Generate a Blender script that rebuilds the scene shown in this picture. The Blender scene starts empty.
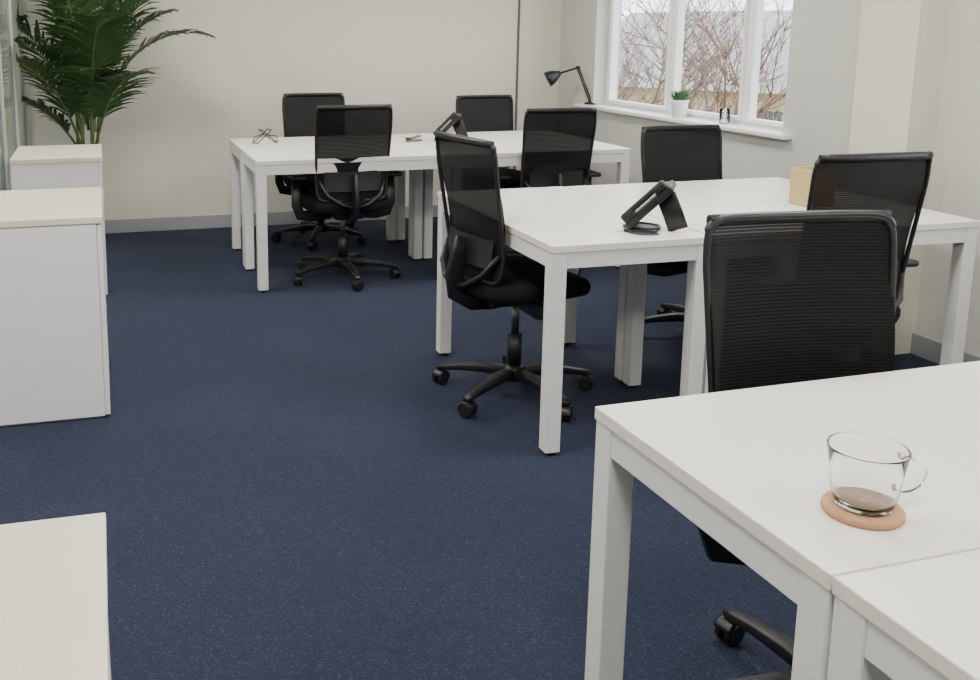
import bpy, bmesh, math, random
from mathutils import Vector, Matrix
random.seed(7)
scene = bpy.context.scene

# ------------------------------------------------------------------ materials
def nodes_of(name):
    m = bpy.data.materials.new(name); m.use_nodes = True
    nt = m.node_tree
    return m, nt, nt.nodes["Principled BSDF"], nt.nodes["Material Output"]

def mat_plain(name, col, rough=0.5, metal=0.0, noise=0.0, nscale=8.0, bump=0.0, bscale=200.0, spec=0.5):
    m, nt, b, o = nodes_of(name)
    b.inputs["Base Color"].default_value = (*col, 1)
    b.inputs["Roughness"].default_value = rough
    b.inputs["Metallic"].default_value = metal
    b.inputs["Specular IOR Level"].default_value = spec
    tc = nt.nodes.new("ShaderNodeTexCoord")
    if noise > 0:
        n = nt.nodes.new("ShaderNodeTexNoise"); n.inputs["Scale"].default_value = nscale
        n.inputs["Detail"].default_value = 4
        nt.links.new(tc.outputs["Object"], n.inputs["Vector"])
        r = nt.nodes.new("ShaderNodeMix"); r.data_type = 'RGBA'
        r.inputs["A"].default_value = (*[c*(1-noise) for c in col], 1)
        r.inputs["B"].default_value = (*[min(1, c*(1+noise)) for c in col], 1)
        nt.links.new(n.outputs["Fac"], r.inputs["Factor"])
        nt.links.new(r.outputs["Result"], b.inputs["Base Color"])
    if bump > 0:
        n2 = nt.nodes.new("ShaderNodeTexNoise"); n2.inputs["Scale"].default_value = bscale
        nt.links.new(tc.outputs["Object"], n2.inputs["Vector"])
        bp = nt.nodes.new("ShaderNodeBump"); bp.inputs["Strength"].default_value = bump
        bp.inputs["Distance"].default_value = 0.002
        nt.links.new(n2.outputs["Fac"], bp.inputs["Height"])
        nt.links.new(bp.outputs["Normal"], b.inputs["Normal"])
    return m

def mat_carpet():
    m, nt, b, o = nodes_of("carpet_navy")
    tc = nt.nodes.new("ShaderNodeTexCoord")
    vor = nt.nodes.new("ShaderNodeTexVoronoi"); vor.inputs["Scale"].default_value = 240
    nt.links.new(tc.outputs["Object"], vor.inputs["Vector"])
    sep = nt.nodes.new("ShaderNodeSeparateColor")
    nt.links.new(vor.outputs["Color"], sep.inputs["Color"])
    ramp = nt.nodes.new("ShaderNodeValToRGB")
    e = ramp.color_ramp.elements
    e[0].position = 0.0; e[0].color = (0.0085, 0.0125, 0.028, 1)
    e[1].position = 1.0; e[1].color = (0.036, 0.046, 0.076, 1)
    x = e.new(0.70); x.color = (0.0135, 0.0190, 0.041, 1)
    x = e.new(0.90); x.color = (0.018, 0.025, 0.050, 1)
    nt.links.new(sep.outputs["Red"], ramp.inputs["Fac"])
    n = nt.nodes.new("ShaderNodeTexNoise"); n.inputs["Scale"].default_value = 1.6; n.inputs["Detail"].default_value = 3
    nt.links.new(tc.outputs["Object"], n.inputs["Vector"])
    mr = nt.nodes.new("ShaderNodeMapRange"); mr.inputs["To Min"].default_value = 0.8; mr.inputs["To Max"].default_value = 1.25
    nt.links.new(n.outputs["Fac"], mr.inputs["Value"])
    mul = nt.nodes.new("ShaderNodeMix"); mul.data_type = 'RGBA'; mul.blend_type = 'MULTIPLY'
    mul.inputs["Factor"].default_value = 1
    nt.links.new(ramp.outputs["Color"], mul.inputs["A"]); nt.links.new(mr.outputs["Result"], mul.inputs["B"])
    nt.links.new(mul.outputs["Result"], b.inputs["Base Color"])
    bp = nt.nodes.new("ShaderNodeBump"); bp.inputs["Strength"].default_value = 0.4; bp.inputs["Distance"].default_value = 0.003
    nt.links.new(vor.outputs["Distance"], bp.inputs["Height"])
    nt.links.new(bp.outputs["Normal"], b.inputs["Normal"])
    b.inputs["Roughness"].default_value = 0.95
    b.inputs["Specular IOR Level"].default_value = 0.25
    b.inputs["Sheen Weight"].default_value = 0.08
    b.inputs["Sheen Tint"].default_value = (.6, .7, 1, 1)
    return m

def mat_mesh():
    m, nt, b, o = nodes_of("mesh_fabric_black")
    b.inputs["Roughness"].default_value = 0.75
    b.inputs["Specular IOR Level"].default_value = 0.22
    tc = nt.nodes.new("ShaderNodeTexCoord")
    w = nt.nodes.new("ShaderNodeTexWave"); w.wave_type = 'BANDS'; w.bands_direction = 'Z'
    w.inputs["Scale"].default_value = 42; w.inputs["Distortion"].default_value = 0.0
    nt.links.new(tc.outputs["Object"], w.inputs["Vector"])
    mr = nt.nodes.new("ShaderNodeMapRange"); mr.inputs["To Min"].default_value = 0.95; mr.inputs["To Max"].default_value = 1.0
    nt.links.new(w.outputs["Fac"], mr.inputs["Value"])
    nt.links.new(mr.outputs["Result"], b.inputs["Alpha"])
    r = nt.nodes.new("ShaderNodeMix"); r.data_type = 'RGBA'
    r.inputs["A"].default_value = (0.001, 0.001, 0.0015, 1); r.inputs["B"].default_value = (0.010, 0.010, 0.013, 1)
    nt.links.new(w.outputs["Fac"], r.inputs["Factor"]); nt.links.new(r.outputs["Result"], b.inputs["Base Color"])
    return m

def mat_pane(name, gloss=0.05, tint=(1, 1, 1)):
    m = bpy.data.materials.new(name); m.use_nodes = True
    nt = m.node_tree; nt.nodes.clear()
    o = nt.nodes.new("ShaderNodeOutputMaterial")
    t = nt.nodes.new("ShaderNodeBsdfTransparent"); t.inputs["Color"].default_value = (*tint, 1)
    g = nt.nodes.new("ShaderNodeBsdfGlossy"); g.inputs["Roughness"].default_value = 0.03
    mx = nt.nodes.new("ShaderNodeMixShader"); mx.inputs[0].default_value = gloss
    nt.links.new(t.outputs[0], mx.inputs[1]); nt.links.new(g.outputs[0], mx.inputs[2])
    nt.links.new(mx.outputs[0], o.inputs[0])
    return m

def mat_emit(name, col, s):
    m, nt, b, o = nodes_of(name)
    b.inputs["Emission Color"].default_value = (*col, 1); b.inputs["Emission Strength"].default_value = s
    return m

M = {}
M['carpet'] = mat_carpet()
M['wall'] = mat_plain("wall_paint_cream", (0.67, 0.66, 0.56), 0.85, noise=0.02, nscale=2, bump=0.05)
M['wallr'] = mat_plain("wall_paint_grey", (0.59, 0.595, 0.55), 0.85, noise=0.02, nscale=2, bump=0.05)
M['ceil'] = mat_plain("ceiling_paint", (0.8, 0.8, 0.78), 0.9, noise=0.02)
M['base'] = mat_plain("baseboard_grey", (0.33, 0.34, 0.36), 0.6, noise=0.02)
M['dark'] = mat_plain("dark_gap", (0.12, 0.115, 0.10), 0.8, noise=0.05)
M['top'] = mat_plain("desk_laminate_cream", (0.82, 0.79, 0.725), 0.42, noise=0.015, nscale=60, bump=0.03, bscale=900)
M['leg'] = mat_plain("desk_leg_white_steel", (0.79, 0.785, 0.77), 0.35, noise=0.01)
M['cab'] = mat_plain("cabinet_white", (0.76, 0.755, 0.775), 0.5, noise=0.01)
M['cabtop'] = mat_plain("cabinet_top_cream", (0.71, 0.67, 0.55), 0.5, noise=0.02, nscale=30)
M['frame'] = mat_plain("partition_frame_grey", (0.42, 0.43, 0.42), 0.4, noise=0.02)
M['plastic'] = mat_plain("black_plastic", (0.010, 0.010, 0.012), 0.42, bump=0.08, bscale=600)
M['fabric'] = mat_plain("black_seat_fabric", (0.010, 0.010, 0.012), 0.9, bump=0.3, bscale=700, spec=0.2)
M['mesh'] = mat_mesh()
M['steel'] = mat_plain("steel_dark", (0.2, 0.2, 0.21), 0.3, metal=0.9, noise=0.05)
M['chrome'] = mat_plain("chrome", (0.7, 0.7, 0.72), 0.2, metal=1.0, noise=0.02)
M['pvc'] = mat_plain("white_pvc", (0.85, 0.86, 0.87), 0.35, noise=0.01)
M['pane'] = mat_pane("window_glass")
M['pane2'] = mat_pane("partition_glass", 0.38, (0.86, 0.91, 0.89))
M['leaf'] = mat_plain("palm_leaf_green", (0.045, 0.100, 0.030), 0.45, noise=0.5, nscale=7)
M['stem'] = mat_plain("palm_stem", (0.12, 0.17, 0.06), 0.6, noise=0.3, nscale=20)
M['pot'] = mat_plain("pot_white", (0.8, 0.8, 0.79), 0.4, noise=0.02)
M['soil'] = mat_plain("soil", (0.03, 0.02, 0.014), 0.95, noise=0.4, nscale=60)
M['grass'] = mat_plain("small_plant_green", (0.05, 0.13, 0.05), 0.5, noise=0.4, nscale=60)
M['cork'] = mat_plain("cork", (0.50, 0.28, 0.15), 0.75, noise=0.3, nscale=350, bump=0.3, bscale=500)
M['wood'] = mat_plain("light_wood", (0.56, 0.42, 0.20), 0.55, noise=0.15, nscale=20)
M['screen'] = mat_plain("phone_screen", (0.05, 0.06, 0.07), 0.15, noise=0.05)
M['tea'] = mat_plain("tea_residue", (0.42, 0.26, 0.17), 0.2, noise=0.1)
m, nt, b, o = nodes_of("mug_glass")
b.inputs["Transmission Weight"].default_value = 1; b.inputs["Roughness"].default_value = 0.0
b.inputs["IOR"].default_value = 1.38; b.inputs["Base Color"].default_value = (0.985, 0.99, 0.985, 1)
M['glass'] = m
M['led'] = mat_emit("led_panel", (1.0, 0.96, 0.90), 4.0)
M['brick'] = mat_plain("exterior_wall_cream", (0.46, 0.41, 0.24), 0.9, noise=0.15, nscale=3)  # exterior wall, roof and bark colours lightened: outdoor haze put into the colour
M['slate'] = mat_plain("roof_slate", (0.28, 0.295, 0.31), 0.7, noise=0.2, nscale=6)
M['bark'] = mat_plain("branch_bark", (0.26, 0.20, 0.16), 0.9, noise=0.3, nscale=10)
M['barkred'] = mat_plain("branch_bark_red", (0.21, 0.12, 0.09), 0.9, noise=0.3, nscale=10)
M['ground'] = mat_plain("exterior_ground", (0.13, 0.15, 0.06), 0.95, noise=0.4, nscale=1.5)

# ------------------------------------------------------------------ mesh builder
class MB:
    def __init__(s):
        s.bm = bmesh.new(); s.mats = []
    def mi(s, key):
        if key not in s.mats: s.mats.append(key)
        return s.mats.index(key)
    def merge(s, tb, key, smooth=False):
        i = s.mi(key)
        vm = {}
        for v in tb.verts: vm[v] = s.bm.verts.new(v.co)
        for f in tb.faces:
            try:
                nf = s.bm.faces.new([vm[v] for v in f.verts]); nf.material_index = i; nf.smooth = smooth
            except ValueError: pass
        tb.free()
    def box(s, lo, hi, key, bev=0.0, M4=None, seg=2):
        tb = bmesh.new()
        bmesh.ops.create_cube(tb, size=1)
        c = [(a+b)/2 for a, b in zip(lo, hi)]; d = [b-a for a, b in zip(lo, hi)]
        for v in tb.verts: v.co = Vector((v.co.x*d[0]+c[0], v.co.y*d[1]+c[1], v.co.z*d[2]+c[2]))
        if bev > 0: bmesh.ops.bevel(tb, geom=tb.edges[:], offset=bev, segments=seg, affect='EDGES', profile=0.5)
        if M4 is not None: tb.transform(M4)
        s.merge(tb, key)
    def tube(s, path, rad, key, seg=12, closed=False, smooth=True, squash=None, up=None):
        P = [Vector(p) for p in path]; n = len(P)
        if not isinstance(rad, (list, tuple)) : rad = [rad]*n
        i = s.mi(key); bm = s.bm
        rings = []
        prev = None
        for k in range(n):
            if closed: t = P[(k+1) % n]-P[k-1]
            else: t = P[min(k+1, n-1)]-P[max(k-1, 0)]
            t.normalize()
            if up is not None:
                x = Vector(up).cross(t)
                if x.length < 1e-4: x = Vector((1, 0, 0))
                x.normalize()
            elif prev is None:
                a = Vector((0, 0, 1)) if abs(t.z) < 0.9 else Vector((1, 0, 0))
                x = a.cross(t).normalized()
            else:
                x = (prev-t*prev.dot(t)).normalized()
            prev = x
            y = t.cross(x)
            r = rad[k]; w, h = (r if isinstance(r, (list, tuple)) else (r, r))
            ring = []
            for j in range(seg):
                a = 2*math.pi*(j+0.5)/seg
                c, q = math.cos(a), math.sin(a)
                if squash == 'rect':
                    e = 0.35
                    c = math.copysign(abs(c)**e, c); q = math.copysign(abs(q)**e, q)
                ring.append(bm.verts.new(P[k]+x*(c*w)+y*(q*h)))
            rings.append(ring)
        R = n if closed else n-1
        for k in range(R):
            A, B = rings[k], rings[(k+1) % n]
            for j in range(seg):
                f = bm.faces.new((A[j], A[(j+1) % seg], B[(j+1) % seg], B[j])); f.material_index = i; f.smooth = smooth
        if not closed:
            f = bm.faces.new(rings[0][::-1]); f.material_index = i
            f = bm.faces.new(rings[-1]); f.material_index = i
    def lathe(s, prof, c, key, seg=32, smooth=True):
        i = s.mi(key); bm = s.bm; rings = []
        for r, z in prof:
            if r < 1e-6: rings.append([bm.verts.new((c[0], c[1], c[2]+z))])
            else: rings.append([bm.verts.new((c[0]+r*math.cos(2*math.pi*j/seg), c[1]+r*math.sin(2*math.pi*j/seg), c[2]+z)) for j in range(seg)])
        for A, B in zip(rings, rings[1:]):
            for j in range(seg):
                k = (j+1) % seg
                if len(A) == 1 and len(B) == 1: continue
                if len(A) == 1: vs = (A[0], B[k], B[j])
                elif len(B) == 1: vs = (A[j], A[k], B[0])
                else: vs = (A[j], A[k], B[k], B[j])
                f = bm.faces.new(vs); f.material_index = i; f.smooth = smooth
    def poly(s, pts, key, smooth=False):
        f = s.bm.faces.new([s.bm.verts.new(p) for p in pts]); f.material_index = s.mi(key); f.smooth = smooth
    def grid(s, rows, key, smooth=True, wrap=False):
        i = s.mi(key); V = [[s.bm.verts.new(p) for p in r] for r in rows]
        for A, B in zip(V, V[1:]):
            n = len(A)
            for j in range(n if wrap else n-1):
                k = (j+1) % n
                f = s.bm.faces.new((A[j], A[k], B[k], B[j])); f.material_index = i; f.smooth = smooth
        return V
    def mesh(s, name, recalc=True):
        if recalc: bmesh.ops.recalc_face_normals(s.bm, faces=s.bm.faces[:])
        me = bpy.data.meshes.new(name); s.bm.to_mesh(me); s.bm.free()
        for k in s.mats: me.materials.append(M[k])
        return me
    def obj(s, name, loc=(0, 0, 0), rz=0, recalc=True):
        me = s.mesh(name, recalc)
        return place(name, me, loc, rz)

def place(name, me, loc=(0, 0, 0), rz=0):
    o = bpy.data.objects.new(name, me); scene.collection.objects.link(o)
    o.location = loc; o.rotation_euler = (0, 0, math.radians(rz))
    return o

# ------------------------------------------------------------------ room
XR, XL, YB, YF, ZC = 3.53, -2.6, 7.2, -2.2, 2.6
b = MB(); b.box((XL-.1, YF-.1, -.1), (XR+.2, YB+.2, 0), 'carpet'); b.obj("floor")
b = MB(); b.box((XL-.1, YF-.1, ZC), (XR+.25, YB+.2, ZC+.1), 'ceil'); b.obj("ceiling")
b = MB(); b.box((XL-.1, YB, 0), (XR+.2, YB+.15, ZC), 'wall'); b.obj("wall_back")
b = MB(); b.box((XL-.1, YF-.1, 0), (XR+.2, YF, ZC), 'wall'); b.obj("wall_front")
b = MB(); b.box((XL-.1, YF, 0), (XL, YB, ZC), 'wall'); b.obj("wall_left")
WT = 0.2
W1 = (4.50, 6.62)
wins = [W1, (0.3, 2.4)]
SZ, HZ = 0.875, 2.2
b = MB()
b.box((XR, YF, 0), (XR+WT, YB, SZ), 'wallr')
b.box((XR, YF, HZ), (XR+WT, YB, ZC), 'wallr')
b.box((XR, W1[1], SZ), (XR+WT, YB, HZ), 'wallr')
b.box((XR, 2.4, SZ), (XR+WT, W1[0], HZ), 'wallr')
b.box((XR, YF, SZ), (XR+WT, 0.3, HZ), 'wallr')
b.obj("wall_right")
b = MB(); b.box((3.38, 3.50, 0), (XR, 3.84, ZC), 'wall'); b.obj("wall_pilaster")
b = MB(); b.box((XL, YB-.018, 0), (XR, YB, .10), 'base', .004); b.obj("baseboard_back")
b = MB(); b.box((XR-.018, 3.84, 0), (XR, YB-.018, .10), 'base', .004)
b.box((XR-.018, YF, 0), (XR, 3.5, .10), 'base', .004); b.obj("baseboard_right")
b = MB(); b.box((3.160, YB-.010, .1), (3.178, YB, ZC), 'dark', .003); b.obj("trim_1")

def window(name, y0, y1, mull):
    b = MB(); x0, x1 = XR+.10, XR+.16
    f = .045
    b.box((x0, y0, SZ), (x1, y1, SZ+f), 'pvc', .006)
    b.box((x0, y0, HZ-f), (x1, y1, HZ), 'pvc', .006)
    ys = [y0]+mull+[y1]
    for k, y in enumerate(ys):
        a, c = (y, y+f) if k == 0 else ((y-f, y) if k == len(ys)-1 else (y-f*.6, y+f*.6))
        b.box((x0, a, SZ+f), (x1, c, HZ-f), 'pvc', .006)
    for k in range(len(ys)-1):
        a = ys[k]+(f if k == 0 else f*.6); c = ys[k+1]-(f if k == len(ys)-2 else f*.6)
        g = .026; z0, z1 = SZ+f, HZ-f
        X0, X1 = x0-.012, x1-.02
        b.box((X0, a, z0), (X1, a+g, z1), 'pvc', .005); b.box((X0, c-g, z0), (X1, c, z1), 'pvc', .005)
        b.box((X0, a+g, z0), (X1, c-g, z0+g), 'pvc', .005); b.box((X0, a+g, z1-g), (X1, c-g, z1), 'pvc', .005)
        b.poly([(x0+.02, a+g, z0+g), (x0+.02, c-g, z0+g), (x0+.02, c-g, z1-g), (x0+.02, a+g, z1-g)], 'pane')
        b.box((X0-.03, a+g*.3, SZ+.65), (X0, a+g*.7, SZ+.67), 'pvc', .003)
        b.box((X0-.035, a+g*.25, SZ+.56), (X0-.02, a+g*.75, SZ+.67), 'pvc', .004)
    b.obj(name, recalc=False)
window("window_1", W1[0], W1[1], [4.97, 5.76])
window("window_2", 0.3, 2.4, [1.0, 1.7])
b = MB(); b.box((XR-.05, W1[0]-.07, SZ), (XR+.10, W1[1], SZ+.028), 'pvc', .008)
b.box((XR-.05, W1[1]-.02, SZ), (XR-.001, W1[1]+.22, SZ+.028), 'pvc', .008); b.obj("trim_2")
b = MB(); b.box((XR-.05, .25, SZ), (XR+.10, 2.45, SZ+.028), 'pvc', .008); b.obj("trim_3")

# glass partition on the left
b = MB(); X = -.515
b.box((X-.02, 4.6, 0), (X+.02, 7.18, .06), 'frame', .003); b.box((X-.02, 4.6, 2.54), (X+.02, 7.18, ZC), 'frame', .003)
for y in (4.6, 5.45, 6.3, 7.15): b.box((X-.02, y, .06), (X+.02, y+.03, 2.54), 'frame', .003)
for y in (4.63, 5.48, 6.33): b.box((X-.005, y, .06), (X+.005, y+.82, 2.54), 'pane2')
b.obj("glass_partition", recalc=False)

# ------------------------------------------------------------------ desks
DH = 0.745
def desk(w, d, rz=0, loc=(0, 0, 0), name="office_desk"):
    b = MB(); L = .055; g = .0015
    b.box((g, g, DH-.025), (w-g, d-g, DH), 'top', .002)
    i = 0.004
    for (x, y) in ((i, i), (w-L-i, i), (i, d-L-i), (w-L-i, d-L-i)):
        b.box((x, y, .012), (x+L, y+L, DH-.026), 'leg', .003)
        b.tube([(x+L/2, y+L/2, 0), (x+L/2, y+L/2, .014)], .02, 'plastic', 12)
    r = .055; z0, z1 = DH-.026-r, DH-.026; t = .03
    b.box((i+L, i+.002, z0), (w-L-i, i+.002+t, z1), 'leg', .002)
    b.box((i+L, d-i-t-.002, z0), (w-L-i, d-i-.002, z1), 'leg', .002)
    b.box((i+.002, i+L, z0), (i+.002+t, d-L-i, z1), 'leg', .002)
    b.box((w-i-t-.002, i+L, z0), (w-i-.002, d-L-i, z1), 'leg', .002)
    return b.obj(name, loc, rz)

desk(1.17, .615, loc=(.898, .984, 0), rz=1.6)        # front, far
desk(1.17, .60, loc=(.898+.0168, .984-.6006, 0), rz=1.6)  # front, near
desk(.61, 1.16, loc=(1.42, 2.90, 0))           # middle, left
desk(1.14, .575, loc=(2.035, 2.90, 0))
desk(1.14, .575, loc=(2.035, 3.48, 0))
for x in (.80, 1.945):
    desk(1.14, .58, loc=(x, 5.28, 0)); desk(1.14, .58, loc=(x, 5.865, 0))

# ------------------------------------------------------------------ cabinets
def cabinet(x0, x1, y0, y1, h, name="low_storage_cabinet"):
    b = MB()
    b.box((x0+.01, y0+.01, 0), (x1-.03, y1-.01, .05), 'base', .002)
    b.box((x0, y0, .008), (x1-.02, y1, h-.026), 'cab', .002)
    b.box((x0-.003, y0-.004, h-.025), (x1+.003, y1+.004, h), 'cabtop', .002)
    m_ = (y0+y1)/2
    for a, c, hy in ((y0+.002, m_-.002, m_-.03), (m_+.002, y1-.002, m_+.03)):
        b.box((x1-.019, a, .012), (x1-.001, c, h-.03), 'cab', .002)
    b.obj(name)
cabinet(-.48, -.02, 3.65, 4.36, .778)
cabinet(-.48, -.014, 5.42, 6.05, .778)
cabinet(-.48, -.024, .50, 1.335, .778)

def pedestal(x0, y0, name="drawer_pedestal"):
    b = MB(); x1, y1, h = x0+.40, y0+.46, .62
    b.box((x0, y0, .04), (x1, y1, h), 'cab', .003)
    for k in range(3):
        z = .05+k*.188
        b.box((x0-.018, y0+.003, z), (x0-.001, y1-.003, z+.182), 'cab', .003)
        b.tube([(x0-.018, y0+.15, z+.13), (x0-.035, y0+.15, z+.13), (x0-.035, y0+.29, z+.13), (x0-.018, y0+.29, z+.13)], .005, 'chrome', 8)
    for x in (x0+.04, x1-.04):
        for y in (y0+.04, y1-.04): b.tube([(x-.01, y, .02), (x+.01, y, .02)], .02, 'plastic', 14)
    b.obj(name)
pedestal(1.0, .46)

# ------------------------------------------------------------------ chair
def chair_mesh(D=0.0, brot=0.0):
    """D: gas-lift height offset of seat/back/arms; brot: swivel angle of the base"""
    b = MB()
    b.lathe([(0, .065), (.045, .07), (.05, .09), (.045, .115), (.03, .13), (0, .13)], (0, 0, 0), 'plastic', 20)
    for k in range(5):
        a = math.radians(90+36+72*k+brot); c, s_ = math.cos(a), math.sin(a)
        pts = [(c*r, s_*r, z) for r, z in ((.03, .098), (.12, .100), (.22, .090), (.30, .075), (.325, .070))]
        b.tube(pts, [(.027, .020), (.025, .018), (.020, .014), (.016, .011), (.012, .008)], 'plastic', 12, squash='rect', up=(0, 0, 1))
        cx, cy = c*.31, s_*.31
        b.tube([(cx, cy, .045), (cx, cy, .078)], .008, 'steel', 8)
        sa = a+math.radians(35+31*k); t = Vector((-math.sin(sa), math.cos(sa), 0))
        for sg in (-1, 1):
            p0 = Vector((cx, cy, .0285))+t*sg*.006; p1 = p0+t*sg*.018
            b.tube([p0, p0+t*sg*.002, p1-t*sg*.003, p1], [.026, .0285, .0285, .022], 'plastic', 20)
        d = Vector((math.cos(sa), math.sin(sa), 0))
        hood = [Vector((cx, cy, .0285))+d*(math.cos(q)*.031)+Vector((0, 0, math.sin(q)*.031)) for q in [math.radians(v) for v in range(20, 200, 20)]]
        b.tube(hood, [(.024, .003)]*len(hood), 'plastic', 8, squash='rect')
    b.tube([(0, 0, .12), (0, 0, .26)], .028, 'plastic', 20)
    b.tube([(0, 0, .25), (0, 0, .38+D)], .016, 'steel', 16)
    b.bm.verts.ensure_lookup_table(); nlow = len(b.bm.verts)
    b.box((-.085, -.16, .365), (.085, .12, .415), 'plastic', .012)
    b.tube([(.08, .03, .39), (.20, .04, .39), (.22, .04, .392)], [.006, .006, .010], 'plastic', 8)
    def sup(w, d, z, cy=0, n=3.6, N=40, droop=0):
        r = []
        for j in range(N):
            a = 2*math.pi*j/N; c, q = math.cos(a), math.sin(a)
            x = math.copysign(abs(c)**(2/n), c)*w; y = math.copysign(abs(q)**(2/n), q)*d
            r.append((x, y+cy, z-(droop*max(0, y/d)**3)))
        return r
    rows = [sup(.10, .10, .412), sup(.215, .215, .412), sup(.243, .238, .425, droop=.012), sup(.25, .245, .447, droop=.02), sup(.25, .245, .465, droop=.022),
            sup(.24, .236, .484, droop=.025), sup(.20, .20, .494, droop=.018), sup(.10, .10, .492), sup(.01, .01, .489)]
    b.grid(rows, 'fabric', wrap=True)
    zb, zt = .49, 1.02
    def P(u, v, off=0):
        t = (v+1)/2
        z = zb+(zt-zb)*t
        w = .202+.016*min(1, t*1.25)
        y = -.235-.035*t**1.3+.035*math.sin(math.pi*min(1, t*1.3))*.8
        y += .030*u*u*(1-.35*t)
        return Vector((u*w, y+off, z))
    n = 13
    rows = []
    NV, NU = 30, 18
    for i_ in range(NV+1):
        v = -0.994+1.988*i_/NV
        wu = (1-abs(v)**n)**(1/n)
        rows.append([P((-1+2*j/NU)*wu, v) for j in range(NU+1)])
    b.grid(rows, 'mesh')
    per, rad = [], []
    for j in range(96):
        a = 2*math.pi*(j+.5)/96; c, q = math.cos(a), math.sin(a)
        u = math.copysign(abs(c)**(2/n), c); v = math.copysign(abs(q)**(2/n), q)
        per.append(P(u, v)); rad.append(.008 if v < .9 else .011)
    b.tube(per, rad, 'plastic', 8, closed=True)
    b.tube([P(-.97+1.94*j/12, .985, -.004) for j in range(13)], [(.010, .014)]*13, 'plastic', 10)
    rows = []
    for i_ in range(9):
        v = -.80+.42*i_/8
        rows.append([P((-1+2*j/12)*.80, v, -.016) for j in range(13)])
    b.grid(rows, 'plastic')
    sp = [(0, -.10, .385), (0, -.20, .392), (0, -.270, .43), (0, -.282, .50), (0, -.262, .58), (0, -.245, .64)]
    b.tube(sp, [(.045, .016), (.045, .016), (.042, .016), (.036, .014), (.034, .012), (.03, .008)], 'plastic', 12, squash='rect', up=(1, 0, 0.01))
    for sg in (-1, 1):
        q = [(0, -.270, .45), (sg*.08, -.268, .475), (sg*.15, -.246, .52), (sg*.19, -.200, .60), ]
        b.tube(q, [(.022, .013), (.02, .012), (.017, .011), (.012, .009)], 'plastic', 10)
    for sg in (-1, 1):
        q = [(sg*.08, -.03, .385), (sg*.20, -.03, .375), (sg*.262, -.03, .385), (sg*.284, -.03, .44), (sg*.285, -.03, .60)]
        b.tube(q, [(.032, .013), (.032, .014), (.032, .015), (.028, .013), (.022, .010)], 'plastic', 12, squash='rect', up=(0, 1, 0))
        b.box((sg*.285-.04, -.14, .60), (sg*.285+.04, .11, .625), 'plastic', .011, seg=3)
    b.bm.verts.ensure_lookup_table()
    for v in list(b.bm.verts)[nlow:]: v.co.z += D
    return b.mesh("task_chair")
chairs = [(1.43, 1.53, 173, .030, 12), (1.555, 3.48, -81, .032, 24), (2.455, 2.91, -2, .024, 10), (2.725, 3.95, 181, -.036, 0),
          (1.34, 5.50, 2, .015, 0), (1.44, 6.55, 178, -.018, 15), (2.58, 5.44, -3, -.022, 20), (2.715, 6.50, 179, -.05, 0)]
for (x, y, r, D, br_) in chairs:
    place("task_chair", chair_mesh(D, br_), (x, y, 0), r)

# ------------------------------------------------------------------ mug and coaster
MX, MY = 1.064, 1.116
b = MB(); b.lathe([(0, 0), (.054, 0), (.0565, .003), (.0565, .009), (.054, .012), (0, .012)], (0, 0, 0), 'cork', 48)
b.obj("cork_coaster", (MX, MY, DH+.0005))
b = MB()
b.lathe([(0, 0), (.036, 0), (.041, .004), (.0450, .02), (.0505, .06), (.0550, .088), (.0556, .0905), (.0550, .0915), (.0543, .0905),
         (.0493, .06), (.0437, .02), (.0395, .0065), (0, .0055)], (0, 0, 0), 'glass', 64)
body = b.obj("body")
h = []
for k in range(25):
    a = math.radians(-112+220*k/24)
    h.append((.058+.028*math.cos(a), 0, .050+.027*math.sin(a)))
b = MB(); b.tube(h, [(.0075, .0055)]*25, 'glass', 16); hd = b.obj("handle")
b = MB(); b.lathe([(0, .0065), (.0380, .0075), (.0390, .0088), (0, .0083)], (0, 0, 0), 'tea', 40); td = b.obj("tea_dregs")
mug = bpy.data.objects.new("glass_mug", None); scene.collection.objects.link(mug)
mug.location = (MX, MY, DH+.0128); mug.rotation_euler = (0, 0, math.radians(-12))
for o_ in (body, hd, td): o_.parent = mug

# ------------------------------------------------------------------ desk phones
def phone_mesh():
    b = MB()
    b.tube([(-.035+.06*math.cos(a), .06*math.sin(a), .008) for a in [2*math.pi*k/28 for k in range(28)]], .007, 'plastic', 8, closed=True)
    b.box((-.09, -.075, 0), (.02, .075, .010), 'plastic', .003)
    ang = math.radians(-46)
    R = Matrix.Translation((-.078, 0, .018)) @ Matrix.Rotation(ang, 4, 'Y')
    b.box((0, -.085, -.013), (.205, .085, .013), 'plastic', .007, R, 3)
    b.box((.12, -.04, .0125), (.195, .07, .0145), 'screen', .0008, R)
    for i_ in range(4):
        for j in range(3):
            b.box((.025+i_*.022, -.02+j*.026, .0125), (.040+i_*.022, -.002+j*.026, .017), 'base', .002, R)
    b.box((.005, -.086, .024), (.200, -.045, .044), 'plastic', .009, R, 3)
    b.box((.005, -.088, .010), (.055, -.042, .040), 'plastic', .009, R, 3)
    b.box((.15, -.088, .010), (.200, -.042, .040), 'plastic', .009, R, 3)
    b.tube([(.040, 0, .130), (.070, 0, .06), (.090, 0, .007)], [(.035, .007)]*3, 'plastic', 12, squash='rect', up=(0, 1, 0))
    cord = []
    for k in range(150):
        t = k/149; a = 2*math.pi*t*14
        cord.append((-.07+.10*t+.004*math.cos(a), -.10-.02*math.sin(math.pi*t)+.004*math.sin(a)*.5, .007+.004*math.sin(a)))
    b.tube(cord, .0016, 'plastic', 5)
    return b.mesh("desk_phone")
pm = phone_mesh()
place("desk_phone", pm, (1.885, 3.06, DH+.002), -36)
o = place("desk_phone", pm, (2.17, 5.97, DH+.002), -24)

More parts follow.
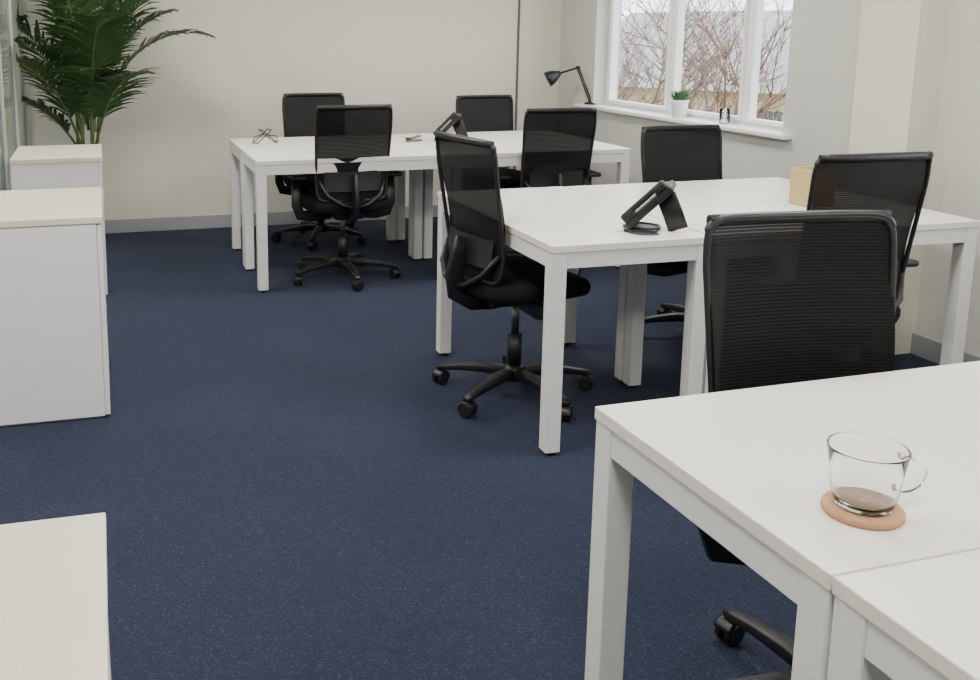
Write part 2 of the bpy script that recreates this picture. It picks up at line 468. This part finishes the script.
# ------------------------------------------------------------------ wooden organiser
b = MB()
b.box((0, 0, 0), (.13, .11, .008), 'wood', .002)
b.box((0, 0, .008), (.008, .11, .15), 'wood', .002); b.box((.122, 0, .008), (.13, .11, .15), 'wood', .002)
b.box((.008, .102, .008), (.122, .11, .15), 'wood', .002); b.box((.008, 0, .008), (.122, .008, .15), 'wood', .002)
b.box((.061, .008, .008), (.069, .102, .14), 'wood', .002)
b.obj("wooden_desk_organiser", (2.735, 3.30, DH+.001), 4)

# small wire stand on the far desk
b = MB()
for (x0, x1) in ((-.07, .03), (.07, -.03)):
    for y in (-.03, .03):
        b.tube([(x0, y, .004), (x0*.4+x1*.6, y, .05), (x1, y, .085)], .0032, 'plastic', 6)
    b.tube([(x0, -.03, .004), (x0, .03, .004)], .0032, 'plastic', 6); b.tube([(x1, -.03, .085), (x1, .03, .085)], .0032, 'plastic', 6)
b.tube([(-.09, -.03, .045), (-.03, 0, .055), (.03, 0, .05), (.09, .03, .04), (.10, .03, .004)], .003, 'plastic', 6)
b.tube([(-.09, -.03, .045), (-.10, -.03, .004)], .003, 'plastic', 6)
b.obj("wire_stand", (.99, 6.12, DH+.001), 15)
b = MB()
b.box((-.06, -.017, 0), (.06, .017, .010), 'steel', .003)
b.box((-.06, -.014, .016), (.055, .014, .030), 'steel', .005, Matrix.Rotation(math.radians(-10), 4, 'Y'))
b.box((-.062, -.014, .008), (-.035, .014, .028), 'plastic', .003)
b.obj("stapler", (1.93, 5.98, DH+.001), 25)

# ------------------------------------------------------------------ desk lamp on sill
b = MB(); S = SZ+.029
b.lathe([(0, 0), (.045, 0), (.047, .006), (.04, .014), (.012, .020), (0, .02)], (0, 0, 0), 'plastic', 28)
def twin(a, c, off):
    for sg in (-1, 1): b.tube([a+Vector((sg*off, 0, 0)), c+Vector((sg*off, 0, 0))], .006, 'plastic', 8)
j0 = Vector((0, 0, .02)); j1 = Vector((-.09, .05, .27)); j2 = Vector((-.21, .12, .225))
twin(j0, j1, .008); twin(j1, j2, .008)
for j in (j0, j1, j2): b.tube([j-Vector((.014, 0, 0)), j+Vector((.014, 0, 0))], .013, 'plastic', 12)
ax = Vector((-.65, .22, -.38)).normalized()
hp = [j2-ax*.015, j2+ax*.01, j2+ax*.03, j2+ax*.065, j2+ax*.095]
b.tube(hp, [.016, .028, .042, .055, .058], 'plastic', 24)
b.obj("desk_lamp", (3.53, 6.66, S))

b = MB()
b.lathe([(0, 0), (.042, 0), (.054, .10), (.056, .11), (.051, .11), (.049, .10), (0, .10)], (0, 0, 0), 'pot', 28)
b.lathe([(0, .096), (.049, .101), (0, .1015)], (0, 0, 0), 'soil', 20)
for k in range(260):
    a = random.uniform(0, 6.283); r = random.uniform(0, .044); l = random.uniform(.04, .08); tl = random.uniform(.2, 1.3)
    p = Vector((r*math.cos(a), r*math.sin(a), .10)); d = Vector((math.cos(a)*tl*.5, math.sin(a)*tl*.5, 1)).normalized()
    q = p+d*l; sd = Vector((-math.sin(a), math.cos(a), 0))*.006
    b.poly([p-sd*.4, p+d*l*.5-sd, q, p+d*l*.5+sd], 'grass')
b.obj("potted_grass", (3.55, 5.52, S), recalc=False)
b = MB()
b.lathe([(0, 0), (.03, 0), (.033, .09), (.031, .09), (.028, .005), (0, .005)], (0, 0, 0), 'glass', 24)
b.obj("drinking_glass", (3.56, 5.06, S))

# ------------------------------------------------------------------ palm
PX, PY = -.12, 6.62
def palm():
    b = MB()
    b.lathe([(0, 0), (.09, 0), (.115, .40), (.118, .42), (.107, .42), (.104, .37), (0, .37)], (0, 0, 0), 'pot', 32)
    b.lathe([(0, .368), (.105, .372), (0, .375)], (0, 0, 0), 'soil', 24)
    def cl(v):
        v = Vector(v)
        lim = -.355
        if v.x < lim: v.x = lim+(v.x-lim)*.02
        if v.y > .54: v.y = .54+(v.y-.54)*.02
        return v
    def frond(az, length, lift, arch, base, leafl, nl=34):
        az = math.radians(az); d = Vector((math.cos(az), math.sin(az), 0))
        pts = []; N = 18; p = Vector(base); ang = math.radians(lift); step = length/N
        for k in range(N+1):
            pts.append(cl(p))
            t = k/N
            a = ang-math.radians(arch)*t**1.5
            p = p+(d*math.cos(a)+Vector((0, 0, math.sin(a))))*step
        rad = [.010*(1-.85*k/N) for k in range(N+1)]
        b.tube(pts, rad, 'stem', 6)
        side = Vector((-math.sin(az), math.cos(az), 0))
        for k in range(nl):
            t = .30+.69*k/(nl-1)
            f = t*N; i_ = min(N-1, int(f)); pt = pts[i_].lerp(pts[i_+1], f-i_)
            tg = (pts[i_+1]-pts[i_]).normalized(); upv = side.cross(tg)*-1
            if upv.z < 0: upv = -upv
            L = leafl*(math.sin(math.pi*(.18+.80*(t-.30)/.69))**.6)*random.uniform(.85, 1.1)
            for sg in (-1, 1):
                dr = (side*sg*.80+tg*random.uniform(.55, .8)+upv*random.uniform(.1, .35)).normalized()
                w = .012*random.uniform(.8, 1.25)
                q = pt.copy(); rows = []
                M_ = 5
                wn = tg.cross(dr).cross(dr).normalized()
                for s_ in range(M_+1):
                    u = s_/M_; ww = w*math.sin(math.pi*(.12+.86*u))
                    rows.append([cl(q-wn*ww), cl(q+Vector((0, 0, -.002))), cl(q+wn*ww)])
                    dd = (dr+Vector((0, 0, -1))*(u**1.4)*random.uniform(.7, 1.0)).normalized()
                    q = q+dd*(L/M_)
                b.grid(rows, 'leaf')
    for k in range(6):
        a = k*1.05; b.tube([(.05*math.cos(a), .05*math.sin(a), .36), (.06*math.cos(a)+.02, .06*math.sin(a), .70), (.075*math.cos(a)+.04, .075*math.sin(a), 1.0)], [.014, .012, .009], 'stem', 8)
    fr = [(-8, 1.08, 74, 98, .92, .22), (-35, 1.15, 82, 62, .9, .34), (20, 1.1, 84, 50, .9, .30), (-80, 1.0, 80, 75, .9, .32), (200, .95, 80, 70, .9, .32),
          (170, 1.2, 87, 36, .9, .34), (230, 1.0, 76, 75, .8, .32), (-60, 1.35, 88, 40, .9, .36), (100, 1.1, 84, 25, .9, .32),
          (250, 1.3, 86, 60, .95, .36), (300, .75, 64, 55, .80, .28), (205, .6, 60, 50, .75, .24), (0, 1.35, 87, 36, .9, .34), (275, .85, 72, 70, .75, .30), (-12, 1.0, 84, 75, .9, .28), (225, .9, 70, 60, .75, .30)]
    for (az, ln, lift, arch, z, ll) in fr:
        a = math.radians(az); frond(az, ln, lift, arch, (.06*math.cos(a)+.04, .06*math.sin(a), z-.10), ll)
    return b.obj("potted_palm", (PX, PY, 0), recalc=False)
palm()

# ------------------------------------------------------------------ exterior
b = MB(); b.box((-40, -60, -3.6), (120, 120, -3.5), 'ground'); b.obj("exterior_ground")
def house(loc, rz, w, d, eave, ridge, name="neighbouring_building"):
    b = MB(); z0 = -3.5
    b.box((-w/2, -d/2, z0), (w/2, d/2, eave), 'brick')
    for sg in (-1, 1):
        b.poly([(-w/2-.3, sg*(d/2+.4), eave-.15), (w/2+.3, sg*(d/2+.4), eave-.15), (w/2+.3, 0, ridge), (-w/2-.3, 0, ridge)], 'slate')
        b.poly([(sg*w/2, -d/2, eave), (sg*w/2, d/2, eave), (sg*w/2, 0, ridge-.1)], 'brick')
    for k in range(int(w/2.5)):
        x = -w/2+1.3+k*2.5
        b.box((x-.5, -d/2-.05, eave-1.9), (x+.5, -d/2, eave-.6), 'screen'); b.box((x-.56, -d/2-.06, eave-1.98), (x+.56, -d/2-.01, eave-1.9), 'pvc')
    b.obj(name, loc, rz, recalc=False)
house((18.6, 25, 0), -62, 8, 9, .1, 2.0)
house((27, 23, 0), 42, 11, 8, 1.0, 2.7)

def tree(loc, h, key, seed, spread=.5, name="bare_tree"):
    rnd = random.Random(seed); b = MB()
    def br(p, d, l, r, dep):
        n = 4; pts = [p.copy()]; q = p.copy(); dd = d.copy()
        for k in range(n):
            dd = (dd+Vector((rnd.uniform(-.2, .2), rnd.uniform(-.2, .2), rnd.uniform(-.05, .15)))).normalized()
            q = q+dd*(l/n); pts.append(q.copy())
        b.tube(pts, [r*(1-.5*k/n) for k in range(n+1)], key, 5 if dep > 2 else 3)
        if dep == 0: return
        for k in range(4 if dep < 5 else 3):
            s_ = pts[rnd.randint(2, n)] if k else pts[-1]
            nd = (dd+Vector((rnd.uniform(-1, 1), rnd.uniform(-1, 1), rnd.uniform(-.5, .7)))*spread*1.6).normalized()
            br(s_, nd, l*rnd.uniform(.55, .8), r*.55, dep-1)
    br(Vector((0, 0, -3.5)), Vector((0, 0, 1)), h*.38, h*.014, 5)
    b.obj(name, loc, recalc=False)
tree((6.6, 12.3, 0), 6.2, 'bark', 3)
tree((8.8, 12.6, 0), 5.6, 'barkred', 5)
tree((7.8, 15.6, 0), 6.5, 'bark', 9)
tree((6.0, 11.0, 0), 5.6, 'barkred', 11, .6)
tree((8.0, 13.6, 0), 6.4, 'bark', 21, .6)
tree((9.6, 14.2, 0), 6.6, 'bark', 33, .6)

# ------------------------------------------------------------------ lights
w = bpy.data.worlds.new("World"); scene.world = w; w.use_nodes = True
nt = w.node_tree; bg = nt.nodes["Background"]
sky = nt.nodes.new("ShaderNodeTexSky"); sky.sky_type = 'HOSEK_WILKIE'; sky.turbidity = 8; sky.sun_direction = (-.3, -.5, .75)
mx = nt.nodes.new("ShaderNodeMix"); mx.data_type = 'RGBA'; mx.inputs["Factor"].default_value = 0.85
mx.inputs["B"].default_value = (0.92, 0.95, 1.0, 1)
nt.links.new(sky.outputs[0], mx.inputs["A"]); nt.links.new(mx.outputs["Result"], bg.inputs["Color"])
bg.inputs["Strength"].default_value = 6.0

for (x, y) in [(0.3, .2), (2.3, .2), (.3, 2.6), (2.3, 2.6), (.3, 5.2), (2.3, 5.2), (-1.6, 2.6), (-1.6, 5.6)]:
    b = MB(); b.box((-.3, -.3, 0), (.3, .3, .02), 'pvc', .003)
    b.poly([(-.28, -.28, -.001), (-.28, .28, -.001), (.28, .28, -.001), (.28, -.28, -.001)], 'led')
    o = b.obj("ceiling_light_panel", (x, y, ZC-.022), recalc=False)
    L = bpy.data.lights.new("panel_light", 'AREA'); L.shape = 'SQUARE'; L.size = .56
    L.energy = 37; L.color = (1.0, .965, .90)
    lo = bpy.data.objects.new("panel_light", L); scene.collection.objects.link(lo)
    lo.parent = o; lo.location = (0, 0, -.01)

# ------------------------------------------------------------------ camera
cd = bpy.data.cameras.new("camera"); cam = bpy.data.objects.new("camera", cd); scene.collection.objects.link(cam)
cam.location = (0, 0, 1.45); cam.rotation_euler = (math.radians(90-10.41), 0, math.radians(-14.73))
cd.sensor_width = 36; cd.sensor_fit = 'HORIZONTAL'; cd.lens = 36.0
cd.shift_x = (490-360)/980; cd.shift_y = -(340-210)/980
cd.clip_start = .02; cd.clip_end = 500
scene.camera = cam
